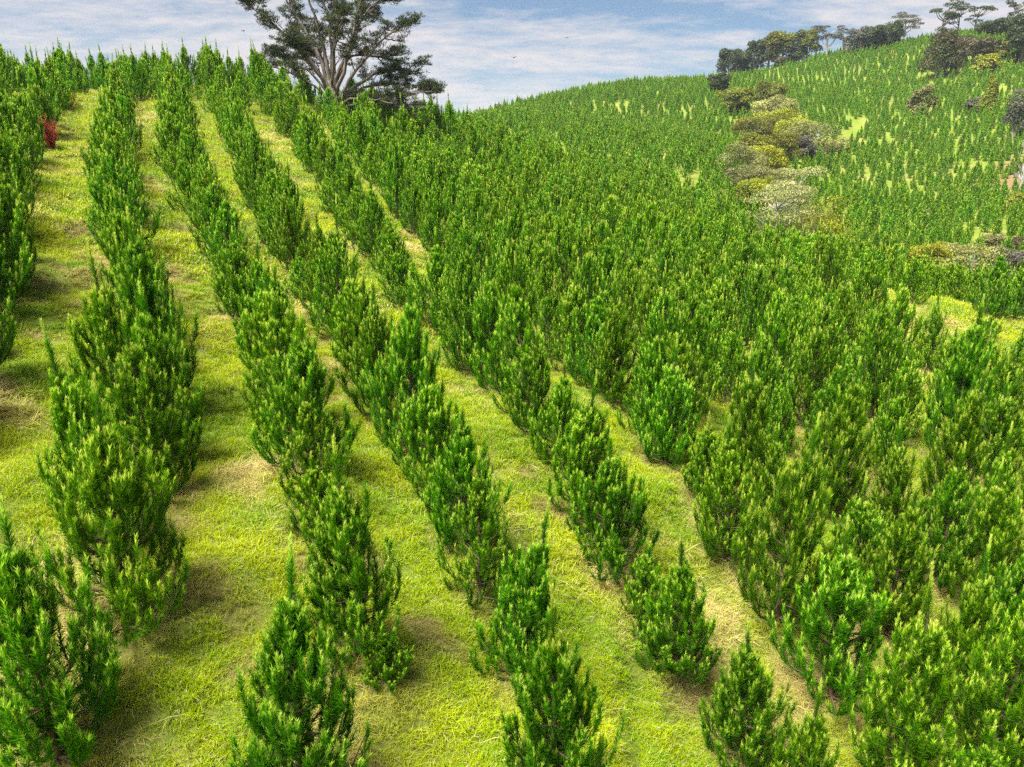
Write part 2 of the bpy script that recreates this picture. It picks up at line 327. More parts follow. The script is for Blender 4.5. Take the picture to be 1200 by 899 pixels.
LOOKS = [  # look words, seed, H, spread, whorls, bushy, leader, fork, bare
    ('broad bushy', 11, 2.9, 0.98, 11, 1.25, 0.19, False, 0.00),
    ('broad bushy', 12, 3.0, 1.02, 11, 1.20, 0.22, False, 0.04),
    ('tall slim', 13, 3.4, 0.80, 12, 1.05, 0.27, False, 0.04),
    ('tall slim', 14, 3.3, 0.86, 12, 1.10, 0.25, False, 0.06),
    ('long-leadered', 15, 3.2, 0.94, 11, 1.15, 0.32, False, 0.05),
    ('thin open', 16, 2.9, 0.84, 9, 0.85, 0.22, False, 0.22),
    ('fork-topped', 17, 3.0, 0.94, 10, 1.15, 0.22, True, 0.04),
    ('short squat', 18, 2.2, 0.84, 9, 1.20, 0.20, False, 0.02),
]
SKEL = [pine_skeleton(*l[1:]) for l in LOOKS]
YELLOWED = leaf_material('pine_yellowed', (0.42, 0.46, 0.03), (0.66, 0.66, 0.16), trans=0.4, jit=0.03)
HI = [pine_meshes('pine_hi_%d' % i, s, 200, 0.100, 0.0105, 100 + i) for i, s in enumerate(SKEL)]
MID = [pine_meshes('pine_mid_%d' % i, s, 78, 0.098, 0.018, 200 + i) for i, s in enumerate(SKEL)]

# ------------------------------------------------------------------ native trees and shrubs: table first, the pines keep clear of them
# x, y, height, width, kind, label
RIDGE = 'native trees along the ridge top'
GULLY = 'native bush trees in the gully'
NATIVES = [
 (99.2,366.6,12.2,9.4,'dark','dark round tree where the ridge-top tree line begins above a pale bank',RIDGE),
 (106.1,371.8,11.5,7.9,'dark','dark olive bushy tree packed in the ridge-top tree line',RIDGE),
 (111.1,367.9,13.4,10.2,'dark','dark olive bushy tree packed in the ridge-top tree line',RIDGE),
 (118.8,371.4,15.8,11.1,'olive','olive green rounded tree packed in the ridge-top tree line',RIDGE),
 (125.8,373.7,15.1,11.1,'olive','olive green rounded tree packed in the ridge-top tree line',RIDGE),
 (129.8,368.4,13.7,8.6,'dark','dark olive bushy tree packed in the ridge-top tree line',RIDGE),
 (134.8,367.5,13.7,10.2,'olive','olive green rounded tree packed in the ridge-top tree line',RIDGE),
 (142.1,363.7,12.7,12.4,'open','grey open-crowned tree with bare pale limbs in the ridge-top tree line',RIDGE),
 (146.4,357.3,9.5,7.6,'open','slender pale-stemmed tree with thin crown in the ridge-top tree line',RIDGE),
 (151.0,353.3,10.1,9.0,'greyp','grey-green bushy tree beside the slender pale-stemmed ridge tree',RIDGE),
 (156.0,349.4,10.0,10.4,'dark','dark olive bushy tree packed in the ridge-top tree line',RIDGE),
 (163.5,351.0,11.5,10.4,'dark','dark olive bushy tree packed in the ridge-top tree line',RIDGE),
 (173.0,357.9,12.9,13.6,'open','large airy grey tree rising where the ridge-top tree line ends',RIDGE),
 (184.4,347.9,14.0,13.2,'wind','wind-swept umbrella-topped tree standing clear on the ridge skyline',RIDGE),
 (190.4,346.5,11.0,8.0,'wind','small wind-swept tree between two larger wind-swept skyline trees',RIDGE),
 (196.4,344.5,10.2,10.2,'wind','wind-swept tree with flat layered crown above the ridge scrub',RIDGE),
 (192.9,323.1,6.8,11.6,'dark','low dark spreading scrub tree below the wind-swept skyline trees',RIDGE),
 (202.7,326.9,12.0,8.9,'wind','tall narrow dark tree on the highest part of the ridge',RIDGE),
 (173.0,272.7,14.8,10.4,'dark','tall dark green rounded tree on the upper slope below the ridge',None),
 (150.1,280.6,14.4,16.8,'big','large dark brown-green broad cone of a tree on the upper far slope',None),
 (160.2,271.8,5.8,8.1,'yellow','low yellow-green bush beside the large dark brown-green tree',None),
 (165.3,287.6,8.6,14.1,'brown','wide brown scrub bush on the slope under the ridge',None),
 (171.3,285.1,6.7,9.1,'olive','olive bush between the brown scrub and the tall dark tree',None),
 (171.7,310.3,5.6,9.9,'brown','brownish scrub bush just under the ridge skyline trees',None),
 (116.8,225.8,7.6,8.3,'round','pale grey dome-shaped tree alone among pines on the far slope',None),
 (130.3,215.9,9.1,5.1,'yellow','narrow yellow-green tree standing among pines on the far slope',None),
 (130.3,221.5,4.1,5.8,'greyp','low grey-purple bush beside the narrow yellow-green tree',None),
 (71.2,275.6,5.6,5.9,'dark','small dark round tree alone at the top of the gully',GULLY),
 (67.0,239.6,5.7,7.0,'yellow','yellow-olive rounded tree just below the lone dark gully-head tree',GULLY),
 (77.6,239.7,6.0,7.3,'olive','dark yellow-olive tree at the upper end of the gully bush',GULLY),
 (74.8,223.2,6.6,9.2,'grey','grey-brown domed tree at the upper end of the gully bush',GULLY),
 (70.8,204.1,5.6,10.3,'yellow','yellow-olive bushy tree in the middle of the gully bush',GULLY),
 (61.1,196.4,5.4,8.2,'olive','dark olive tree in the middle of the gully bush',GULLY),
 (68.1,190.2,5.8,6.7,'yellow','yellow-olive bushy tree in the middle of the gully bush',GULLY),
 (71.6,183.3,6.9,9.7,'grey','wide grey-tan domed tree on the far bank of the gully bush',GULLY),
 (62.0,168.3,4.3,4.8,'greyp','small dark grey bush beside the wide grey-tan domed tree',GULLY),
 (48.4,156.8,4.3,6.2,'yellow','yellow-olive bushy tree in the middle of the gully bush',GULLY),
 (53.5,155.1,5.0,4.8,'olive','upright olive tree beside the small dark grey bush in the gully',GULLY),
 (38.8,130.2,5.5,5.8,'grey','grey-green shaggy tree along the near edge of the gully bush',GULLY),
 (47.1,143.0,4.6,4.8,'gold','bright golden-green bush in the gully among grey-green trees',GULLY),
 (34.8,114.3,4.3,4.9,'grey','grey-green shaggy tree along the near edge of the gully bush',GULLY),
 (42.7,125.7,3.4,5.6,'grey','low grey-green bush above the pale layered trees in the gully',GULLY),
 (34.5,108.6,3.5,3.7,'gold','small golden yellow bush beside the pale layered trees',GULLY),
 (38.6,104.0,5.6,6.4,'pale','pale green layered tree with a white trunk in the gully',GULLY),
 (28.6,81.5,5.2,6.3,'pale','wide pale tree with flat cloud-like layers at the foot of the gully bush',GULLY),
 (33.4,83.5,4.6,5.1,'gold','bright yellow-green bushy tree beside the wide pale layered tree',GULLY),
 (45.9,82.9,3.6,4.2,'gold','golden-green bush next to the grey scrub below the far pines',None),
 (53.0,86.0,3.9,6.1,'grey','wide grey-brown scrub mound beside the golden-green bush',None),
 (55.8,84.9,3.5,4.7,'greyp','dark grey-purple scrub mound beside the wide grey-brown scrub',None),
 (55.2,95.7,1.6,2.8,'gold','low yellowish shrub just uphill of the scrub mounds',None),
 (65.1,101.4,1.6,3.5,'grey','low grey shrub just uphill of the scrub mounds',None),
 (65.1,96.5,2.2,2.6,'brown','small brown shrub beside the low grey shrub',None),
 (117.0,182.9,10.6,8.0,'droop','dark grey drooping tree uphill of the bare dead tree',None),
 (83.4,125.3,3.4,3.7,'yellow','small yellow-green tree below the bare earth slip',None),
 (64.1,117.3,2.2,2.6,'grey','small grey bush alone among the far pines',None),
]
DEAD = (95.4, 144.0)
BIGPINE = (-17.0, 76.0)
NX = np.array([(n[0], n[1], n[3] / 2) for n in NATIVES])

# ------------------------------------------------------------------ where the pines stand
rngL = np.random.default_rng(7)
RC = np.array([(-8, 6.6), (0, 3.4), (8.85, 0.5), (11.0, -0.15), (13.1, -0.92), (15.6, -1.94), (20.3, -3.9), (25.6, -6.56), (31.8, -9.76), (48.6, -17.1), (69.4, -26.1), (120, -47), (400, -160)])
OFFS = [-2.9, -6.1, -9.9, -13.3, -16.6, -19.9, -23.2, -26.5, -29.8, 0, 3.95, 7.65] + [10.3 + 2.45 * k for k in range(66)]
ROWNAME = {0: 'C', -2.9: 'B', -6.1: 'A', -9.9: 'Z', 3.95: 'D', 7.65: 'E'}
GUL = np.array([(62, -20), (62, 40), (44, 62), (34, 84), (34, 100), (40, 120), (49, 145), (60, 168), (68, 195), (76, 235), (84, 300), (92, 360), (100, 460)], float)
CLEAR = [(19.5, 46), (31, 48), (44, 38), (28, 18), (17.0, 21.5), (17.3, 27), (18.2, 33), (18.8, 39)]
def in_poly(x, y, poly):
    r = False; j = len(poly) - 1
    for i in range(len(poly)):
        (xi, yi), (xj, yj) = poly[i], poly[j]
        if (yi > y) != (yj > y) and x < (xj - xi) * (y - yi) / (yj - yi) + xi: r = not r
        j = i
    return r
trees = []   # x, y, row, H factor, forced look
# the pines nearest the drone, read off one by one
HAND = [(-5.75, 7.75, 'A', 1.05, 0), (-5.55, 9.35, 'A', 1.1, 1), (-6.5, 10.9, 'A', 0.98, 2), (-6.6, 12.6, 'A', 0.98, 6), (-7.15, 14.1, 'A', 1.12, 0), (-8.3, 15.2, 'A', 1.12, 4),
        (-2.65, 7.35, 'B', 1.05, 3), (-2.35, 9.75, 'B', 0.95, 3), (-1.85, 9.35, 'B', 0.42, 7), (-3.45, 12.1, 'B', 0.66, 7), (-3.85, 13.0, 'B', 0.78, 5), (-4.35, 14.6, 'B', 1.0, 1),
        (0.65, 8.45, 'C', 0.92, 4), (0.05, 10.4, 'C', 0.88, 2), (-0.55, 11.9, 'C', 0.86, 5), (-0.95, 13.4, 'C', 0.92, 0), (-1.6, 14.9, 'C', 0.95, 1),
        (4.3, 11.2, 'D', 0.92, 0), (4.9, 10.2, 'D', 0.85, 3), (3.3, 12.6, 'D', 0.92, 3), (2.75, 13.6, 'D', 0.78, 7), (2.2, 14.6, 'D', 1.02, 1), (1.55, 15.9, 'D', 1.0, 4)]
for hx, hy, r, h, lk in HAND: trees.append((hx, hy, r, h, lk))
HX = np.array([(t[0], t[1]) for t in trees])
for off in OFFS:
    rn = ROWNAME.get(off, 'L' if off < 0 else 'R')
    y = 1.0 + rngL.uniform(0, 1.5)
    while y < 400:
        dist = max(y, 8.0)
        step = rngL.normal(1.50, 0.26) * (0.92 if off > 8 else 1.0) * (1.0 if y < 90 else 1.35); y += max(0.9, step)
        fan = 1 + 0.006 * min(max(y - 15, 0), 55)
        x = np.interp(y, RC[:, 0], RC[:, 1]) + off * fan
        js = 0.16 if y < 40 else (0.35 if y < 90 else 0.9)
        if off > 8: js = max(js, 0.42)
        x += rngL.normal(0, js); yy = y + rngL.normal(0, 0.12)
        if x > np.interp(yy, GUL[:, 1], GUL[:, 0]): continue
        if off < 9 and rngL.random() < 0.012: continue
        if rn in 'ABCD' and len(HX) and np.min(np.hypot(HX[:, 0] - x, HX[:, 1] - yy)) < 1.35: continue
        if yy < (7 if rn in 'ABCD' else 9.3): continue
        if y > 95 and fbm(x / 9, yy / 9, 71, 3) > 0.72: continue
        trees.append((x, yy, rn, float(np.clip(rngL.normal(1.0, 0.17), 0.55, 1.38)), None))
# the face across the gully: rows on another bearing
ca, sa = math.cos(math.radians(38)), math.sin(math.radians(38))
for i in range(-150, 175):
    for j in range(-200, 240):
        u, v = i * 3.15, j * 2.15
        x = 120 + u * ca - v * sa + rngL.normal(0, 0.28); y = 200 + u * sa + v * ca + rngL.normal(0, 0.28)
        if not (20 < y < 400 and 30 < x < 330): continue
        if x < np.interp(y, GUL[:, 1], GUL[:, 0]) + 1.0: continue
        if fbm(x / 6, y / 6, 77, 3) > 0.69: continue
        trees.append((x, y, 'F', float(np.clip(rngL.normal(1.0, 0.17), 0.55, 1.35)), None))
# cross rows along the crest close the sky between the rows
for yc, x0, x1 in ((66, -47, -21), (69.5, -48, -20), (73, -48, -22), (77, -48, -24)):
    x = x0
    while x < x1:
        x += rngL.uniform(1.1, 2.3); trees.append((x, yc + 0.28 * (x + 30) * -0.35 + rngL.normal(0, 0.8), 'L', float(np.clip(rngL.normal(0.95, 0.16), 0.6, 1.35)), None))
# the few that stand in the clearing
for hx, hy, h, lk in ((19.3, 33.4, 1.0, 3), (20.3, 32.0, 0.92, 1), (21.2, 30.2, 0.9, 0), (19.9, 27.4, 0.95, 4), (27.0, 41.2, 1.3, 0), (29.0, 42.2, 1.05, 1), (23.2, 42.6, 1.0, 1), (24.6, 37.6, 0.6, 7)):
    trees.append((hx, hy, 'K', h, lk))
keep = []
for t in trees:
    x, y = t[0], t[1]
    if t[2] != 'K' and in_poly(x, y, CLEAR): continue
    if np.any(np.hypot(NX[:, 0] - x, NX[:, 1] - y) < NX[:, 2] * 0.85): continue
    if any(n[4] in ('pale', 'gold', 'grey', 'greyp') and 80 < n[1] < 112 and abs(x - n[0] * y / n[1]) < n[3] * 0.6 and 0 < n[1] - y < 8 for n in NATIVES): continue
    if math.hypot(x - BIGPINE[0] , y - BIGPINE[1]) < 3.2 or math.hypot(x - DEAD[0], y - DEAD[1]) < 5: continue
    if math.hypot(x - 118, y - 366) < 26 and y > 352 + (x - 118) * 0.1: continue          # bank under the ridge trees
    if min(math.hypot(x - a, y - b) for a, b in ((80, 194), (84, 200), (88, 206), (92, 212), (74, 186))) < 3.4: continue   # old track
    keep.append(t)
T = np.array([(t[0], t[1]) for t in keep]); TZ = height(T[:, 0], T[:, 1])
px, py, dd = project(T[:, 0], T[:, 1], TZ)
_, pyt, _ = project(T[:, 0], T[:, 1], TZ + 3)
inview = (dd > 3) & (px > -330) & (px < 1530) & (pyt < 1150) & (py > -60)
visible = (dd > 3) & (px > -40) & (px < 1240) & (pyt < 890) & (py > -20)
order = np.argsort(np.where(visible, dd, 1e9))[:300]
single = set(order.tolist())

build_ground()

# ------------------------------------------------------------------ individual pines
sel_ = np.array(sorted(single)); YELLOW = {int(sel_[np.argmin(np.hypot(T[sel_, 0] - a, T[sel_, 1] - b))]): w for a, b, w in ((5.4, 17.2, 'edging the crowded stand by the last grass strip'), (2.4, 26.0, 'farther up the last grass strip'), (9.0, 38.0, 'deep in the crowded stand'))}
def yellow_top(me):
    c = me.copy(); c.name = 'pine_yellowed_leader'; c.materials.clear(); c.materials.append(YELLOWED); c.materials.append(YELLOWED); return c
def put_pine(i):
    x, y, row, hf, lk = keep[i]; d = dd[i]
    rr = random.Random(i * 77 + 5)
    if lk is None: lk = rr.choice((0, 0, 1, 1, 2, 3, 3, 4, 4, 5, 6, 7) if row not in ('R',) else (0, 0, 1, 1, 2, 3, 4, 4, 6, 6))
    ms = HI[lk] if d < 24 else MID[lk]
    wide = 1.17 if row in ('R', 'E') else 1.2
    sx = hf ** 0.7 * rr.uniform(0.92, 1.1) * wide
    root = empty('pine_tree', (x, y, float(TZ[i]) - 0.04), rr.uniform(0, 6.28), (sx, sx, hf * rr.uniform(0.97, 1.10) * (1.10 if row in ('R', 'E') else 1.03)))
    root.rotation_euler.x = rr.gauss(0, 0.035); root.rotation_euler.y = rr.gauss(0, 0.035)
    tr = child('trunk', ms['trunk'], root); child('branches', ms['branches'], tr)
    child('crown', ms['crown'], root); ld = child('leader', yellow_top(ms['leader']) if i in YELLOW else ms['leader'], root)
    look = LOOKS[lk][0]
    if hf > 1.13: look = 'extra large ' + look
    elif hf < 0.80: look = 'undersized ' + look
    elif hf < 0.92: look = 'smallish ' + look
    dc = min(math.hypot(x - a, y - b) for a, b in CLEAR)
    if row == 'K': lab, g = f'{look} young pine standing in the grassy clearing beside the gully', 'pines in the clearing'
    elif d > 52: lab, g = f'{look} young pine high on the hillside toward the big spreading pine', 'pines high on the hillside'
    elif row == 'A': lab, g = f'{look} young pine in the row that passes the red dead shrub', 'pines in the row by the red shrub'
    elif row in 'ZL': lab, g = f'{look} young pine in rows uphill of the red dead shrub', 'pines uphill of the red shrub'
    elif row == 'D': lab, g = f'{look} young pine in the row climbing toward the big spreading pine', 'pines in the row toward the big pine'
    elif row == 'B': lab, g = f'{look} young pine in the first open row below the red shrub row', 'pines in the first open row'
    elif row == 'C': lab, g = f'{look} young pine in the second open row below the red shrub row', 'pines in the second open row'
    elif row == 'E': lab, g = f'{look} young pine edging the crowded stand along the last grass strip', 'pines edging the crowded stand'
    elif dc < 6: lab, g = f'{look} young pine of the crowded stand close beside the grassy clearing', 'stand pines by the clearing'
    elif d > 30: lab, g = f'{look} young pine in the upper part of the crowded stand', 'pines in the upper crowded stand'
    else: lab, g = f'{look} young pine in the lower part of the crowded stand', 'pines in the lower crowded stand'
    if i in YELLOW:
        lab, g = 'young pine with a pale yellowed top ' + YELLOW[i], 'pines with yellowed tops'; ld['label'] = 'pale yellowed top shoot'
    tag(root, lab, 'pine tree', g)
for i in sorted(single): put_pine(i)

# ------------------------------------------------------------------ the rest of the plantation: one mass
def lod(name, sk, dens, Ln, w, seed):
    V, new = pine_needles(sk, dens, Ln, w, seed); v = V.reshape(-1, 3); rng = np.random.default_rng(seed)
    tv, tf = tube(sk[0][[0, 3, 6, 8]], np.array([0.05, 0.04, 0.025, 0.012]), 5)
    isn = new > 0.52
    tip = np.where(isn, np.clip((new - 0.5) * 2, 0, 1), np.clip(new * 1.3 + rng.normal(0.12, 0.14, len(new)), 0, 1))
    VV = np.vstack([v, tv]); FF = np.vstack([np.arange(len(v)).reshape(-1, 3), tf + len(v)])
    return np_mesh(name, VV, FF, [NEEDLE, TIPM, BARK], {'tip': np.r_[np.repeat(tip, 3), np.zeros(len(tv))]}, mi=np.r_[isn.astype(int), np.full(len(tf), 2)])
def scatter(name, P, attrs, protos, label, cat):
    cl = bpy.data.collections.new(name + '_pieces')
    for k, me in enumerate(protos): cl.objects.link(bpy.data.objects.new('%s_piece_%02d' % (name, k), me))
    me = bpy.data.meshes.new(name); me.vertices.add(len(P)); me.vertices.foreach_set('co', np.asarray(P, np.float32).ravel())
    for an, (typ, av) in attrs.items():
        a = me.attributes.new(an, typ, 'POINT')
        a.data.foreach_set('vector' if typ == 'FLOAT_VECTOR' else 'value', np.asarray(av, np.int32 if typ == 'INT' else np.float32).ravel())
    me.update()
    ng = bpy.data.node_groups.new(name + '_scatter', 'GeometryNodeTree')
    ng.interface.new_socket('Geometry', in_out='INPUT', socket_type='NodeSocketGeometry'); ng.interface.new_socket('Geometry', in_out='OUTPUT', socket_type='NodeSocketGeometry')
    gi, go = N(ng, 'NodeGroupInput'), N(ng, 'NodeGroupOutput')
    ci = N(ng, 'GeometryNodeCollectionInfo', transform_space='ORIGINAL'); ci.inputs[0].default_value = cl; ci.inputs[1].default_value = True; ci.inputs[2].default_value = True
    ip = N(ng, 'GeometryNodeInstanceOnPoints'); ip.inputs['Pick Instance'].default_value = True
    def na(nm, typ):
        n = N(ng, 'GeometryNodeInputNamedAttribute', data_type=typ); n.inputs[0].default_value = nm; return n.outputs[0]
    LK(ng, gi.outputs[0], ip.inputs['Points']); LK(ng, ci.outputs[0], ip.inputs['Instance'])
    LK(ng, na('idx', 'INT'), ip.inputs['Instance Index']); LK(ng, na('rot', 'FLOAT_VECTOR'), ip.inputs['Rotation']); LK(ng, na('scl', 'FLOAT_VECTOR'), ip.inputs['Scale'])
    LK(ng, ip.outputs[0], go.inputs[0])
    o = link(bpy.data.objects.new(name, me)); md = o.modifiers.new('scatter', 'NODES'); md.node_group = ng
    return tag(o, label, cat, kind='stuff')
rest = np.array([i for i in range(len(keep)) if inview[i] and i not in single])
protos = [lod('p', s, 34, 0.115, 0.034, 300 + i) for i, s in enumerate(SKEL)] + [lod('p', s, 8, 0.18, 0.09, 400 + i) for i, s in enumerate(SKEL)]
rr_ = np.random.default_rng(21); nR = len(rest)
idx = rr_.choice(np.array([0, 0, 1, 1, 2, 3, 3, 4, 5, 6, 7]), nR) + np.where(dd[rest] > 95, 8, 0)
hf = np.array([keep[i][3] for i in rest]) * 1.05; sx = hf ** 0.7 * rr_.uniform(1.0, 1.25, nR) * np.where(dd[rest] > 95, 0.80, 1.0)
scatter('pine_plantation', np.c_[T[rest], TZ[rest] - 0.05],
        dict(idx=('INT', idx), rot=('FLOAT_VECTOR', np.c_[rr_.normal(0, 0.03, nR), rr_.normal(0, 0.03, nR), rr_.uniform(0, 6.28, nR)]), scl=('FLOAT_VECTOR', np.c_[sx, sx, hf])),
        protos, 'mass of small young pines covering the far slopes', 'pine plantation')

# ------------------------------------------------------------------ grass
def grass_material():
    m, t, out = mat('grass_blades')
    dry = attr(t, 'dry', 'INSTANCER'); ear = attr(t, 'earth', 'INSTANCER'); rnd = attr(t, 'rnd', 'INSTANCER'); bl = attr(t, 'tip')
    c = mixc(t, rnd, GREEN, LIME)
    c = mixc(t, ramp01(t, M(t, 'ADD', M(t, 'MULTIPLY', dry, 0.85), M(t, 'MULTIPLY', bl, 0.45)), 0.40, 0.78), c, STRAW)
    c = mixc(t, ramp01(t, bl, 0.86, 0.90), c, (0.56, 0.49, 0.24))
    c = mixc(t, M(t, 'MULTIPLY', ear, 0.75), c, (0.27, 0.175, 0.085))
    b = N(t, 'ShaderNodeBsdfPrincipled'); LK(t, c, b.inputs['Base Color']); b.inputs['Roughness'].default_value = 0.6; b.inputs['Specular IOR Level'].default_value = 0.1
    tr = N(t, 'ShaderNodeBsdfTranslucent'); LK(t, c, tr.inputs[0]); ms = N(t, 'ShaderNodeMixShader'); ms.inputs[0].default_value = 0.3
    LK(t, b.outputs[0], ms.inputs[1]); LK(t, tr.outputs[0], ms.inputs[2]); LK(t, ms.outputs[0], out.inputs[0]); return m
GRASS = grass_material()
def tuft(seed, n, L, w, lay, R):
    rng = np.random.default_rng(seed); V, Fc, tp = [], [], []
    for k in range(n):
        a = rng.uniform(0, 6.28); r0 = R * math.sqrt(rng.random()); b = rng.uniform(0, 6.28)
        p = np.array([r0 * math.cos(b), r0 * math.sin(b), -0.02]); l = L * rng.uniform(0.5, 1.2); e0 = math.radians(rng.uniform(*lay))
        dh = np.array([math.cos(a), math.sin(a), 0]); m = p + l * 0.5 * (dh * math.cos(e0) + np.array([0, 0, math.sin(e0)]))
        e1 = e0 - rng.uniform(0.5, 1.1); q = m + l * 0.5 * (dh * math.cos(e1) + np.array([0, 0, math.sin(e1)])); q[2] = max(q[2], 0.01)
        s = np.array([-dh[1], dh[0], 0]) * w * rng.uniform(0.7, 1.3) / 2; o = len(V); bv = rng.random()
        V += [p - s, p + s, m + s, m - s, q]; Fc += [(o, o + 1, o + 2), (o, o + 2, o + 3), (o + 3, o + 2, o + 4)]; tp += [bv] * 5
    return np_mesh('tuft', np.array(V), np.array(Fc), GRASS, {'tip': tp})
GT = [tuft(1, 34, 0.19, 0.007, (35, 85), 0.10), tuft(2, 34, 0.15, 0.007, (30, 80), 0.11), tuft(3, 30, 0.26, 0.006, (12, 55), 0.11), tuft(4, 30, 0.30, 0.006, (4, 35), 0.13),
      tuft(7, 16, 0.52, 0.0075, (3, 28), 0.22),
      tuft(5, 22, 0.20, 0.014, (30, 80), 0.16), tuft(6, 22, 0.26, 0.013, (6, 45), 0.18)]
rg = np.random.default_rng(99); GP = []
for (d0, d1, dens, sc, far) in ((4, 15, 190, 0.85, 0), (15, 26, 95, 1.1, 0), (26, 46, 34, 1.25, 1), (46, 90, 9, 1.7, 1)):
    x0, x1, y0, y1 = (-d1 * 0.85, d1 * 0.85, 2, d1 * 1.1)
    n = int((x1 - x0) * (y1 - y0) * dens); x = rg.uniform(x0, x1, n); y = rg.uniform(y0, y1, n)
    c0 = np.hypot(x, y) > 3; x, y = x[c0], y[c0]
    zb = np.interp(y, [0, 20, 70], [-8, -6.5, 5]); _, _, da = project(x, y, zb); k0 = (da > d0 * 0.9 - 1) & (da < d1 * 1.1 + 1); x, y = x[k0], y[k0]
    z = height(x, y); qx, qy, qd = project(x, y, z)
    k = (qd > d0) & (qd <= d1) & (qx > -120) & (qx < 1320) & (qy < 1040)
    # only the open strips, the near rows and the clearing need grass; deep in the stand nothing shows
    k &= rg.random(len(x)) < np.where((qd > 26) & (qx > 560) & (qx < 1000), 0.35, 1.0)
    GP.append(np.c_[x[k], y[k], z[k], np.full(k.sum(), sc), np.full(k.sum(), far)])
GP = np.vstack(GP); nG = len(GP)
gd = dryness(GP[:, 0], GP[:, 1]); ge = np.maximum(earthy(GP[:, 0], GP[:, 1]), 0.42 * near_pine(GP[:, 0], GP[:, 1], 0.9))
gi_ = np.where(GP[:, 4] > 0.5, np.where(gd + rg.normal(0, 0.2, nG) > 0.5, 6, 5), np.where(gd + rg.normal(0, 0.2, nG) > 0.45, np.where(rg.random(nG) < 0.16, 4, rg.integers(2, 4, nG)), rg.integers(0, 2, nG)))
gs = GP[:, 3] * rg.uniform(0.7, 1.3, nG) * (1 - 0.35 * ge)
hue = np.clip(fbm(GP[:, 0] / 1.4, GP[:, 1] / 1.4, 83, 3) * 2.2 - 0.55 + rg.normal(0, 0.16, nG), 0, 1)
scatter('meadow_grass', GP[:, :3], dict(idx=('INT', gi_), rot=('FLOAT_VECTOR', np.c_[rg.normal(0, 0.15, nG), rg.normal(0, 0.15, nG), rg.uniform(0, 6.28, nG)]),
        scl=('FLOAT_VECTOR', np.c_[gs, gs, gs * rg.uniform(0.7, 1.2, nG)]), dry=('FLOAT', gd), earth=('FLOAT', ge), rnd=('FLOAT', hue)),
        GT, 'yellow-green grass with dead straw between the pine rows', 'grass')
print('pines', len(keep), 'single', len(single), 'rest', nR, 'grass', nG)

# ------------------------------------------------------------------ native trees
def leaf_cloud(lobes, n, size, rng, shell=0.62, flat=0.55):
    """small leaf-spray faces spread through overlapping lobes; lobes: (cx,cy,cz, rx,ry,rz)"""
    lob = np.array(lobes); wgt = (lob[:, 3] * lob[:, 4] + lob[:, 3] * lob[:, 5]); li = rng.choice(len(lob), n, p=wgt / wgt.sum())
    nd = unit(rng.normal(0, 1, (n, 3))); nd[:, 2] = np.where(nd[:, 2] < -0.45, -nd[:, 2], nd[:, 2])
    bump = 0.86 + 0.28 * vnoise(nd[:, 0] * 3 + li * 7.3, nd[:, 1] * 3 + nd[:, 2] * 4, 5)
    r = (shell + (1 - shell) * np.sqrt(rng.random(n))) * bump
    c = lob[li, :3] + nd * lob[li, 3:] * r[:, None]
    nm = unit(nd * 0.8 + np.array([0, 0, 0.5]) + rng.normal(0, flat, (n, 3)))
    t1 = unit(np.cross(nm, rng.normal(0, 1, (n, 3)))); t2 = np.cross(nm, t1); s = (size * rng.uniform(0.55, 1.3, n))[:, None]
    V = np.stack([c - t1 * s * 0.5, c - t2 * s * 0.36 + t1 * s * 0.1, c + t1 * s * 0.6, c + t2 * s * 0.36], 1).reshape(-1, 3)
    tone = np.clip(0.35 + 0.5 * (vnoise(c[:, 0] * 0.8 + 9, c[:, 1] * 0.8 + c[:, 2] * 0.9, 3) - 0.5) + 0.3 * rng.normal(0, 0.6, n) + 0.25 * (li % 3 - 1) * 0.6, 0, 1)
    return V, np.arange(4 * n).reshape(-1, 4), np.repeat(tone, 4)
KM = {'dark': leaf_material('leaves_dark', (0.030, 0.048, 0.012), (0.085, 0.100, 0.022), jit=0.2),
      'olive': leaf_material('leaves_olive', (0.070, 0.088, 0.005), (0.240, 0.225, 0.014), jit=0.2),
      'yellow': leaf_material('leaves_yellow_olive', (0.110, 0.135, 0.004), (0.350, 0.345, 0.012), jit=0.2),
      'gold': leaf_material('leaves_golden', (0.140, 0.170, 0.004), (0.460, 0.430, 0.012), jit=0.15),
      'grey': leaf_material('leaves_grey_tan', (0.125, 0.135, 0.028), (0.370, 0.355, 0.115), jit=0.2),
      'greyp': leaf_material('leaves_grey_purple', (0.060, 0.060, 0.036), (0.190, 0.175, 0.115), jit=0.2),
      'pale': leaf_material('leaves_pale', (0.110, 0.135, 0.028), (0.440, 0.440, 0.180), jit=0.12),
      'brown': leaf_material('leaves_brown', (0.055, 0.050, 0.018), (0.170, 0.130, 0.055), jit=0.2),
      'needle': leaf_material('old_pine_needles', (0.026, 0.042, 0.014), (0.095, 0.110, 0.032), jit=0.0)}
KM['round'] = KM['grey']; KM['big'] = leaf_material('leaves_dark_brown_green', (0.034, 0.042, 0.010), (0.120, 0.105, 0.022)); KM['open'] = KM['greyp']; KM['wind'] = KM['dark']; KM['droop'] = KM['greyp']
NAMES = {'pale': 'layered_tree', 'open': 'ridge_tree', 'wind': 'windswept_tree', 'round': 'domed_tree', 'big': 'broad_tree', 'droop': 'drooping_tree'}
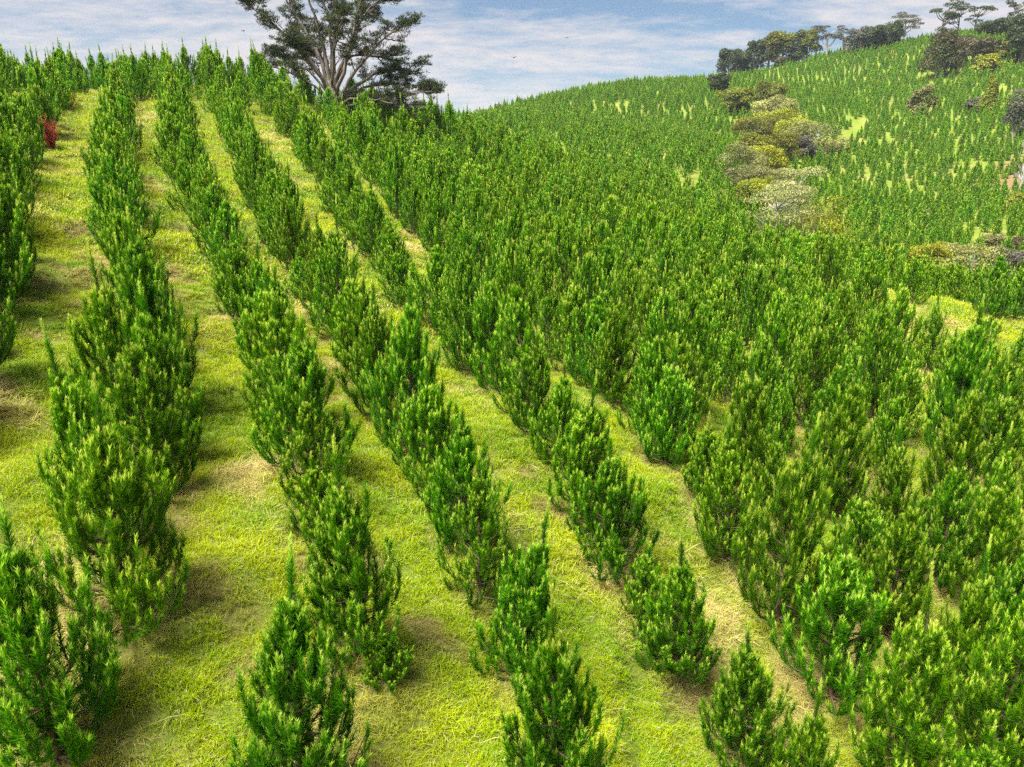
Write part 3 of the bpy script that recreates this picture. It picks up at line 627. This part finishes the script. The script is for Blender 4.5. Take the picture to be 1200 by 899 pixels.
def native(k, x, y, h, w, kind, label, group):
    rng = np.random.default_rng(1000 + k); z = float(height(x, y)); r = w / 2
    shrub = h < 4.2 and kind not in ('pale',)
    gs_ = (1.5 if kind in ('yellow', 'gold', 'olive') else 1.35) if group == GULLY else (1.25 if group == RIDGE else 1.12)
    w = w * gs_ * (1.2 if group == GULLY else 1.05); r = w / 2; h = h * (gs_ if group != RIDGE else 1.1)
    root = empty(('shrub' if shrub else NAMES.get(kind, 'native_tree')), (x, y, z - 0.15)); lob = []; limbs = []; big = h > 8
    h = h + 0.15
    if kind in ('pale',):
        lob.append((0, 0, h * 0.36, r * 0.6, r * 0.6, h * 0.28))
        for q in range(26):
            t = rng.uniform(0.14, 0.98); a = rng.uniform(0, 6.28); rr = r * (0.85 * math.sqrt(rng.random())) * (1.1 - 0.55 * t)
            lob.append((rr * math.cos(a), rr * math.sin(a), h * t, r * rng.uniform(0.26, 0.42), r * rng.uniform(0.26, 0.42), h * 0.065))
    elif kind in ('open', 'wind'):
        lx = 0.35 * r if kind == 'wind' else 0
        for q in range(12 if kind == 'wind' else 11):
            t = rng.uniform(0.50, 0.95); a = rng.uniform(0, 6.28); rr = r * (0.25 + 0.6 * rng.random())
            lob.append((rr * math.cos(a) + lx * (t - 0.5), rr * math.sin(a), h * t, r * rng.uniform(0.22, 0.38), r * rng.uniform(0.22, 0.36), h * rng.uniform(0.035, 0.075)))
    elif kind == 'droop':
        for q in range(10):
            t = rng.uniform(0.25, 0.95); a = rng.uniform(0, 6.28); rr = r * 0.6 * rng.random() * (1.2 - t)
            lob.append((rr * math.cos(a), rr * math.sin(a), h * t * 0.92, r * 0.42, r * 0.42, h * 0.14))
    elif kind in ('big',) or (kind == 'yellow' and h / w > 1.3):
        lob.append((0, 0, h * 0.42, r * 0.62, r * 0.62, h * 0.38))
        for q in range(30):
            t = rng.uniform(0.12, 0.93); a = rng.uniform(0, 6.28); rr = r * 0.72 * (1 - t) ** 0.6 * rng.uniform(0.55, 1.0)
            lob.append((rr * math.cos(a), rr * math.sin(a), h * t, r * 0.34 * (1.2 - 0.6 * t), r * 0.34 * (1.2 - 0.6 * t), h * 0.13))
    else:
        lob.append((0, 0, h * 0.46, r * 0.74, r * 0.74, h * 0.42))
        for q in range(17):
            a = rng.uniform(0, 6.28); t = rng.uniform(0.10, 0.84); rr = r * 0.70 * math.sqrt(max(0.05, 1 - ((t - 0.42) / 0.55) ** 2)) * rng.uniform(0.7, 1.1)
            s = rng.uniform(0.26, 0.42)
            lob.append((rr * math.cos(a), rr * math.sin(a), h * t, r * s, r * s, min(r, h * 0.5) * s * 0.85))
    dist = math.hypot(x, y); size = max(0.16, min(0.62, dist * 0.0017)) * (0.8 if kind in ('open', 'wind') else 1)
    area = sum(4 * math.pi * l[3] * (l[4] + 2 * l[5]) / 3 for l in lob); n = int(min(9000, max(900, 2.3 * area / size ** 2 * (0.55 if kind in ('open', 'wind', 'droop') else 1.0))))
    V, Fc, tone = leaf_cloud(lob, n, size, rng, shell=0.45, flat=0.5)
    tr0 = h * (0.05 if h > 4 else 0.035) * (0.8 if kind in ('open', 'wind', 'pale') else 0.7)
    ztop = h * (0.7 if kind not in ('wind', 'open') else 0.8)
    tp = np.array([(rng.normal(0, 0.02) * h * s, rng.normal(0, 0.02) * h * s, s * ztop) for s in np.linspace(0, 1, 6)]); tp[0, :2] = 0
    bk = GREYBARK if kind in ('pale', 'open', 'grey', 'round', 'greyp', 'droop') else OLDBARK
    tr = child('trunk', np_mesh('native_trunk', *tube(tp, np.linspace(tr0, tr0 * 0.2, 6), 7), bk, smooth=True), root)
    for l in lob[:14]:
        s = np.clip(l[2] / ztop - 0.28, 0.12, 0.9); p0 = np.array([np.interp(s, np.linspace(0, 1, 6), tp[:, j]) for j in range(3)]); p2 = np.array(l[:3]); p1 = (p0 + p2) / 2 + np.array([0, 0, -0.04 * h]) + rng.normal(0, 0.02 * h, 3)
        limbs.append(tube(np.array([p0, p1, p2]), np.array([0.45, 0.3, 0.1]) * tr0, 5))
    child('limbs', np_mesh('native_limbs', *join(limbs), bk, smooth=True), tr)
    child('crown', np_mesh('native_crown', V, Fc, KM[kind], {'tip': tone}), root)
    tag(root, label, 'shrub' if shrub else 'tree', group)
for k, a in enumerate(NATIVES): native(k, *a)

# ------------------------------------------------------------------ the big spreading pine on the crest
def big_pine():
    bx, by = BIGPINE; bz = float(height(bx, by)); sc = 12.05; rng = np.random.default_rng(5)
    root = empty('spreading_pine', (bx, by, bz - 0.3)); tag(root, 'big old spreading pine with many bare limbs on the hill crest', 'tree')
    def P(px_, py_, dy): return np.array([(px_ - 396) / sc, dy, (137 - py_) / sc + 0.3])
    base = [P(396, 140, 0), P(394, 128, 0), P(393, 112, 0.1), P(394, 95, 0.2)]
    child('trunk', np_mesh('old_pine_trunk', *tube(np.array(base), [0.95, 0.72, 0.62, 0.45], 12), OLDBARK, smooth=True), root)
    mains = [  # way points in metres round the trunk, depth, radius
        ([(394, 118), (376, 80), (346, 46), (312, 24)], -1.5, .27), ([(392, 112), (378, 66), (352, 24), (330, -14)], 1.0, .27),
        ([(393, 105), (388, 60), (378, 20), (368, -34)], -0.8, .27), ([(394, 104), (398, 56), (404, 8), (402, -52)], 0.8, .28),
        ([(396, 118), (413, 78), (430, 34), (446, -20)], -1.8, .28), ([(397, 122), (424, 88), (452, 58), (484, 42)], -1.2, .26),
        ([(398, 124), (432, 92), (462, 84), (496, 88)], 1.6, .25), ([(399, 130), (436, 119), (474, 112), (508, 112)], -1.0, .20),
        ([(392, 115), (372, 90), (346, 76), (320, 68)], 1.6, .18), ([(391, 120), (366, 98), (344, 90), (324, 86)], -2.0, .16),
        ([(398, 124), (426, 104), (460, 98), (498, 104)], 2.4, .20), ([(398, 128), (424, 116), (450, 122), (484, 128)], -2.6, .16),
        ([(394, 110), (384, 84), (372, 52), (352, 34)], 4.0, .2), ([(395, 110), (408, 70), (424, 30), (430, -8)], 4.5, .22),
        ([(394, 112), (400, 84), (412, 54), (424, 40)], -4.6, .2), ([(393, 116), (384, 96), (374, 76), (364, 66)], -4.4, .18),
        ([(396, 100), (414, 60), (440, 16), (466, 10)], 1.0, .22), ([(394, 100), (396, 50), (384, 2), (352, -20)], 2.6, .22), ([(394, 106), (410, 66), (452, 70), (474, 64)], 3.4, .18)]
    clusters = []
    for wp, dep, rad in mains:
        pts = np.array([P(a, b, dep * s) for (a, b), s in zip(wp, (0, 0.35, 0.75, 1.0))])
        u = np.linspace(0, 3, 10); fine = np.stack([np.interp(u, np.arange(4), pts[:, j]) for j in range(3)], -1)
        for _ in range(2): fine[1:-1] = 0.25 * fine[:-2] + 0.5 * fine[1:-1] + 0.25 * fine[2:]
        fine[1:-1] += rng.normal(0, 0.07, fine[1:-1].shape); fine[0] = pts[0]
        lm = child('limb', np_mesh('old_pine_limb', *tube(fine, np.linspace(rad * 0.78, 0.04, 10), 8), OLDBARK, smooth=True), root)
        tw = []
        for q in range(15):
            s = rng.uniform(2.6, 8.9); i = int(s); p = fine[i] + (fine[i + 1] - fine[i]) * (s - i); dr = unit(fine[i + 1] - fine[i])
            d2 = unit(dr * 0.7 + rng.normal(0, 0.55, 3) * np.array([1, 1.0, 0.6]) + np.array([0, 0, 0.14])); L = rng.uniform(1.2, 2.6) * (1.15 - s / 14)
            e_ = p + d2 * L; md = (p + e_) / 2 + rng.normal(0, 0.12, 3); sec = np.array([p, md, e_])
            tw.append(tube(sec, [0.065, 0.045, 0.02], 5))
            leafy = 0.12 + 0.80 * s / 9
            for w_ in range(7):
                a = rng.uniform(0.3, 1.0); pp = p + (e_ - p) * a; d3 = unit(d2 * 0.6 + rng.normal(0, 0.7, 3) * np.array([1, 1, 0.45]) + np.array([0, 0, 0.2])); l3 = rng.uniform(0.4, 0.9); q3 = pp + d3 * l3
                tw.append(tube(np.array([pp, (pp + q3) / 2 + rng.normal(0, 0.04, 3), q3]), [0.028, 0.02, 0.01], 4))
                if rng.random() < leafy: clusters.append((q3, rng.uniform(0.22, 0.44)))
            if rng.random() < leafy: clusters.append((e_, rng.uniform(0.26, 0.44)))
        child('twigs', np_mesh('old_pine_twigs', *join(tw), OLDBARK), lm)
        clusters.append((fine[-1], 0.6))
    C = np.array([c for c, _ in clusters]); R = np.array([r for _, r in clusters]); n = 50; m = len(C)
    ci = np.repeat(np.arange(m), n); o = unit(rng.normal(0, 1, (m * n, 3))) * (rng.random((m * n, 1)) ** 0.45) * R[ci][:, None] * np.array([1.25, 1.25, 0.55])
    p = C[ci] + o; d = unit(o * np.array([1, 1, 0.6]) + np.array([0, 0, 0.28]) + rng.normal(0, 0.2, o.shape)); L = rng.uniform(0.16, 0.32, (m * n, 1))
    sd = unit(np.cross(d, rng.normal(0, 1, d.shape))) * 0.032
    V = np.stack([p - sd, p + sd, p + d * L], 1).reshape(-1, 3); tone = np.clip(rng.normal(0.32, 0.2, m)[ci] + rng.normal(0, 0.15, m * n), 0, 1)
    child('crown', np_mesh('old_pine_crown', V, np.arange(len(V)).reshape(-1, 3), KM['needle'], {'tip': np.repeat(tone, 3)}), root)
big_pine()

# ------------------------------------------------------------------ bare dead tree over the earth slip
def dead_tree():
    x, y = DEAD; z = float(height(x, y)); rng = np.random.default_rng(8); H = 10.5
    root = empty('dead_tree', (x, y, z - 0.3)); tag(root, 'bare dead tree with pale grey forked limbs by the earth slip', 'dead tree')
    tp = np.array([(0, 0, 0), (0.1, 0, 2.0), (-0.1, 0.1, 4.0), (0.1, 0, 6.5), (0.0, 0, 9.0)]); m = GREYBARK
    tr = child('trunk', np_mesh('dead_trunk', *tube(tp, [0.36, 0.29, 0.22, 0.14, 0.05], 8), m, smooth=True), root)
    for q in range(15):
        s = rng.uniform(1.6, 8.6); p = np.array([np.interp(s, tp[:, 2], tp[:, 0]), np.interp(s, tp[:, 2], tp[:, 1]), s]); az = rng.uniform(0, 6.28)
        L = (11.5 - s) * 0.42 * rng.uniform(0.7, 1.2); c = curve(p, az, rng.uniform(0.2, 0.7), rng.uniform(0.6, 1.1), L, 6, rng, 1.0, 0.2)
        lm = child('limb', np_mesh('dead_limb', *tube(c, np.linspace(0.10, 0.03, 6), 5), m), root); tw = []
        for k in range(9):
            i = int(rng.integers(1, 5)); c2 = curve(c[i], az + rng.normal(0, 0.8), rng.uniform(0.1, 0.9), rng.uniform(0.4, 1.3), L * rng.uniform(0.25, 0.5), 4, rng, 1.0, 0.25); tw.append(tube(c2, np.linspace(0.045, 0.014, 4), 4))
        child('twigs', np_mesh('dead_twigs', *join(tw), m), lm)
dead_tree()

# ------------------------------------------------------------------ dead red shrub and rusty pine beside the upper rows
def dead_shrub(name, x, y, h, w, cols, label, seed, up):
    rng = np.random.default_rng(seed); z = float(height(x, y)); root = empty(name, (x, y, z - 0.04)); tag(root, label, 'shrub')
    m = leaf_material(name + '_fronds', cols[0], cols[1], jit=0.05); st, V, tn = [], [], []
    for q in range(26):
        c = curve(np.array([rng.normal(0, 0.05), rng.normal(0, 0.05), 0]), rng.uniform(0, 6.28), up, rng.uniform(0.8, 1.5), h * rng.uniform(0.6, 1.1), 7, rng)
        c[:, :2] *= w / h * 1.1
        st.append(tube(c, np.linspace(0.014, 0.005, 7), 4)); n = 90; f_ = rng.uniform(1.2, 5.99, n); i = f_.astype(int); p = c[i] + (c[i + 1] - c[i]) * (f_ - i)[:, None]
        d = unit(rng.normal(0, 1, (n, 3)) + np.array([0, 0, 0.4])) * 0.13; sd = unit(np.cross(d, rng.normal(0, 1, (n, 3)))) * 0.016
        V.append(np.stack([p - sd, p + sd, p + d], 1).reshape(-1, 3)); tn.append(np.repeat(rng.random(n), 3))
    V = np.vstack(V); child('stems', np_mesh(name + '_stems', *join(st), BARK), root)
    child('foliage', np_mesh(name + '_foliage', V, np.arange(len(V)).reshape(-1, 3), m, {'tip': np.concatenate(tn)}), root)
dead_shrub('dead_shrub', -25.5, 43.2, 1.9, 1.0, ((0.30, 0.03, 0.015), (0.50, 0.09, 0.05)), 'narrow red dead shrub at the foot of the pine rows', 31, 1.1)
dead_shrub('browned_shrub', -32.6, 57.6, 2.0, 2.0, ((0.20, 0.08, 0.012), (0.36, 0.20, 0.03)), 'rusty orange browned shrub between the upper pine rows', 32, 0.6)

# ------------------------------------------------------------------ birds
def bird(px_, py_, d, yaw, bank, label, sc):
    u, v = (px_ - 600) / F_PX, (450 - py_) / F_PX
    loc = (d * u, d * (math.cos(PITCH) + v * math.sin(PITCH)), d * (-math.sin(PITCH) + v * math.cos(PITCH)))
    root = empty('bird', loc, yaw, sc); root.rotation_euler.y = bank; tag(root, label, 'bird', 'birds flying over the hillside')
    m, t, out = BIRDM
    xs = np.array([-0.20, -0.14, -0.05, 0.05, 0.13, 0.17, 0.21]); b = tube(np.c_[xs, xs * 0, xs * 0.05], [0.010, 0.03, 0.05, 0.05, 0.034, 0.03, 0.004], 8)
    child('body', np_mesh('bird_body', *b, m, smooth=True), root)
    for s in (-1, 1):
        o = [(0.08, 0.03 * s, 0.02), (0.11, 0.22 * s, 0.10), (0.03, 0.42 * s, 0.09), (-0.10, 0.56 * s, 0.05), (-0.05, 0.40 * s, 0.08), (-0.05, 0.20 * s, 0.09), (-0.07, 0.03 * s, 0.02)]
        V = np.array(o + [(a, b_, c - 0.012) for a, b_, c in o]); n = len(o)
        Fc = [(0, 1, 5), (0, 5, 6), (1, 2, 4), (1, 4, 5), (2, 3, 4)]; Fc += [tuple(q + n for q in f[::-1]) for f in Fc]
        for i in range(n): j = (i + 1) % n; Fc += [(i, j, j + n), (i, j + n, i + n)]
        child('wing', np_mesh('bird_wing', V, Fc, m), root)
    V = np.array([(-0.17, 0.02, 0.005), (-0.33, 0.06, 0), (-0.30, 0, 0), (-0.33, -0.06, 0), (-0.17, -0.02, 0.005)]); V = np.vstack([V, V - np.array([0, 0, 0.01])])
    Fc = [(0, 1, 2), (0, 2, 4), (2, 3, 4)]; Fc += [tuple(q + 5 for q in f[::-1]) for f in Fc] + [(i, (i + 1) % 5, (i + 1) % 5 + 5) for i in range(5)] + [(i, (i + 1) % 5 + 5, i + 5) for i in range(5)]
    child('tail', np_mesh('bird_tail', V, Fc, m), root)
BIRDM = mat('dark_feathers'); _b = N(BIRDM[1], 'ShaderNodeBsdfPrincipled'); LK(BIRDM[1], mixc(BIRDM[1], noise(BIRDM[1], 9.0), (0.02, 0.02, 0.022), (0.05, 0.045, 0.045)), _b.inputs['Base Color']); LK(BIRDM[1], _b.outputs[0], BIRDM[2].inputs[0])
bird(602, 68, 66, 1.25, 0.05, 'small dark bird gliding above the far pine ridge, lower of a pair', 0.8)
bird(664, 45, 66, 1.35, -0.04, 'small dark bird above the far pine ridge, higher of a pair', 0.8)
bird(285, 37, 66, 1.0, 0.3, 'small dark bird flying beside the big spreading pine', 0.55)

# ------------------------------------------------------------------ the air between here and the far ridge
def haze():
    x0, x1, y0, y1, z0, z1 = -4700, 4700, -4700, 4720, -75, 92
    V = [(x, y, z) for z in (z0, z1) for x, y in ((x0, y0), (x1, y0), (x1, y1), (x0, y1))]
    Fc = [(0, 3, 2, 1), (4, 5, 6, 7), (0, 1, 5, 4), (1, 2, 6, 5), (2, 3, 7, 6), (3, 0, 4, 7)]
    m, t, out = mat('haze_air'); v = N(t, 'ShaderNodeVolumePrincipled'); v.inputs['Color'].default_value = (0.74, 0.85, 0.97, 1); v.inputs['Density'].default_value = 0.00011
    v.inputs['Anisotropy'].default_value = 0.0; LK(t, v.outputs[0], out.inputs['Volume'])
    o = link(bpy.data.objects.new('haze', np_mesh('haze', V, Fc, m))); tag(o, 'thin pale blue haze filling the air over the hills', 'haze', kind='stuff')
haze()
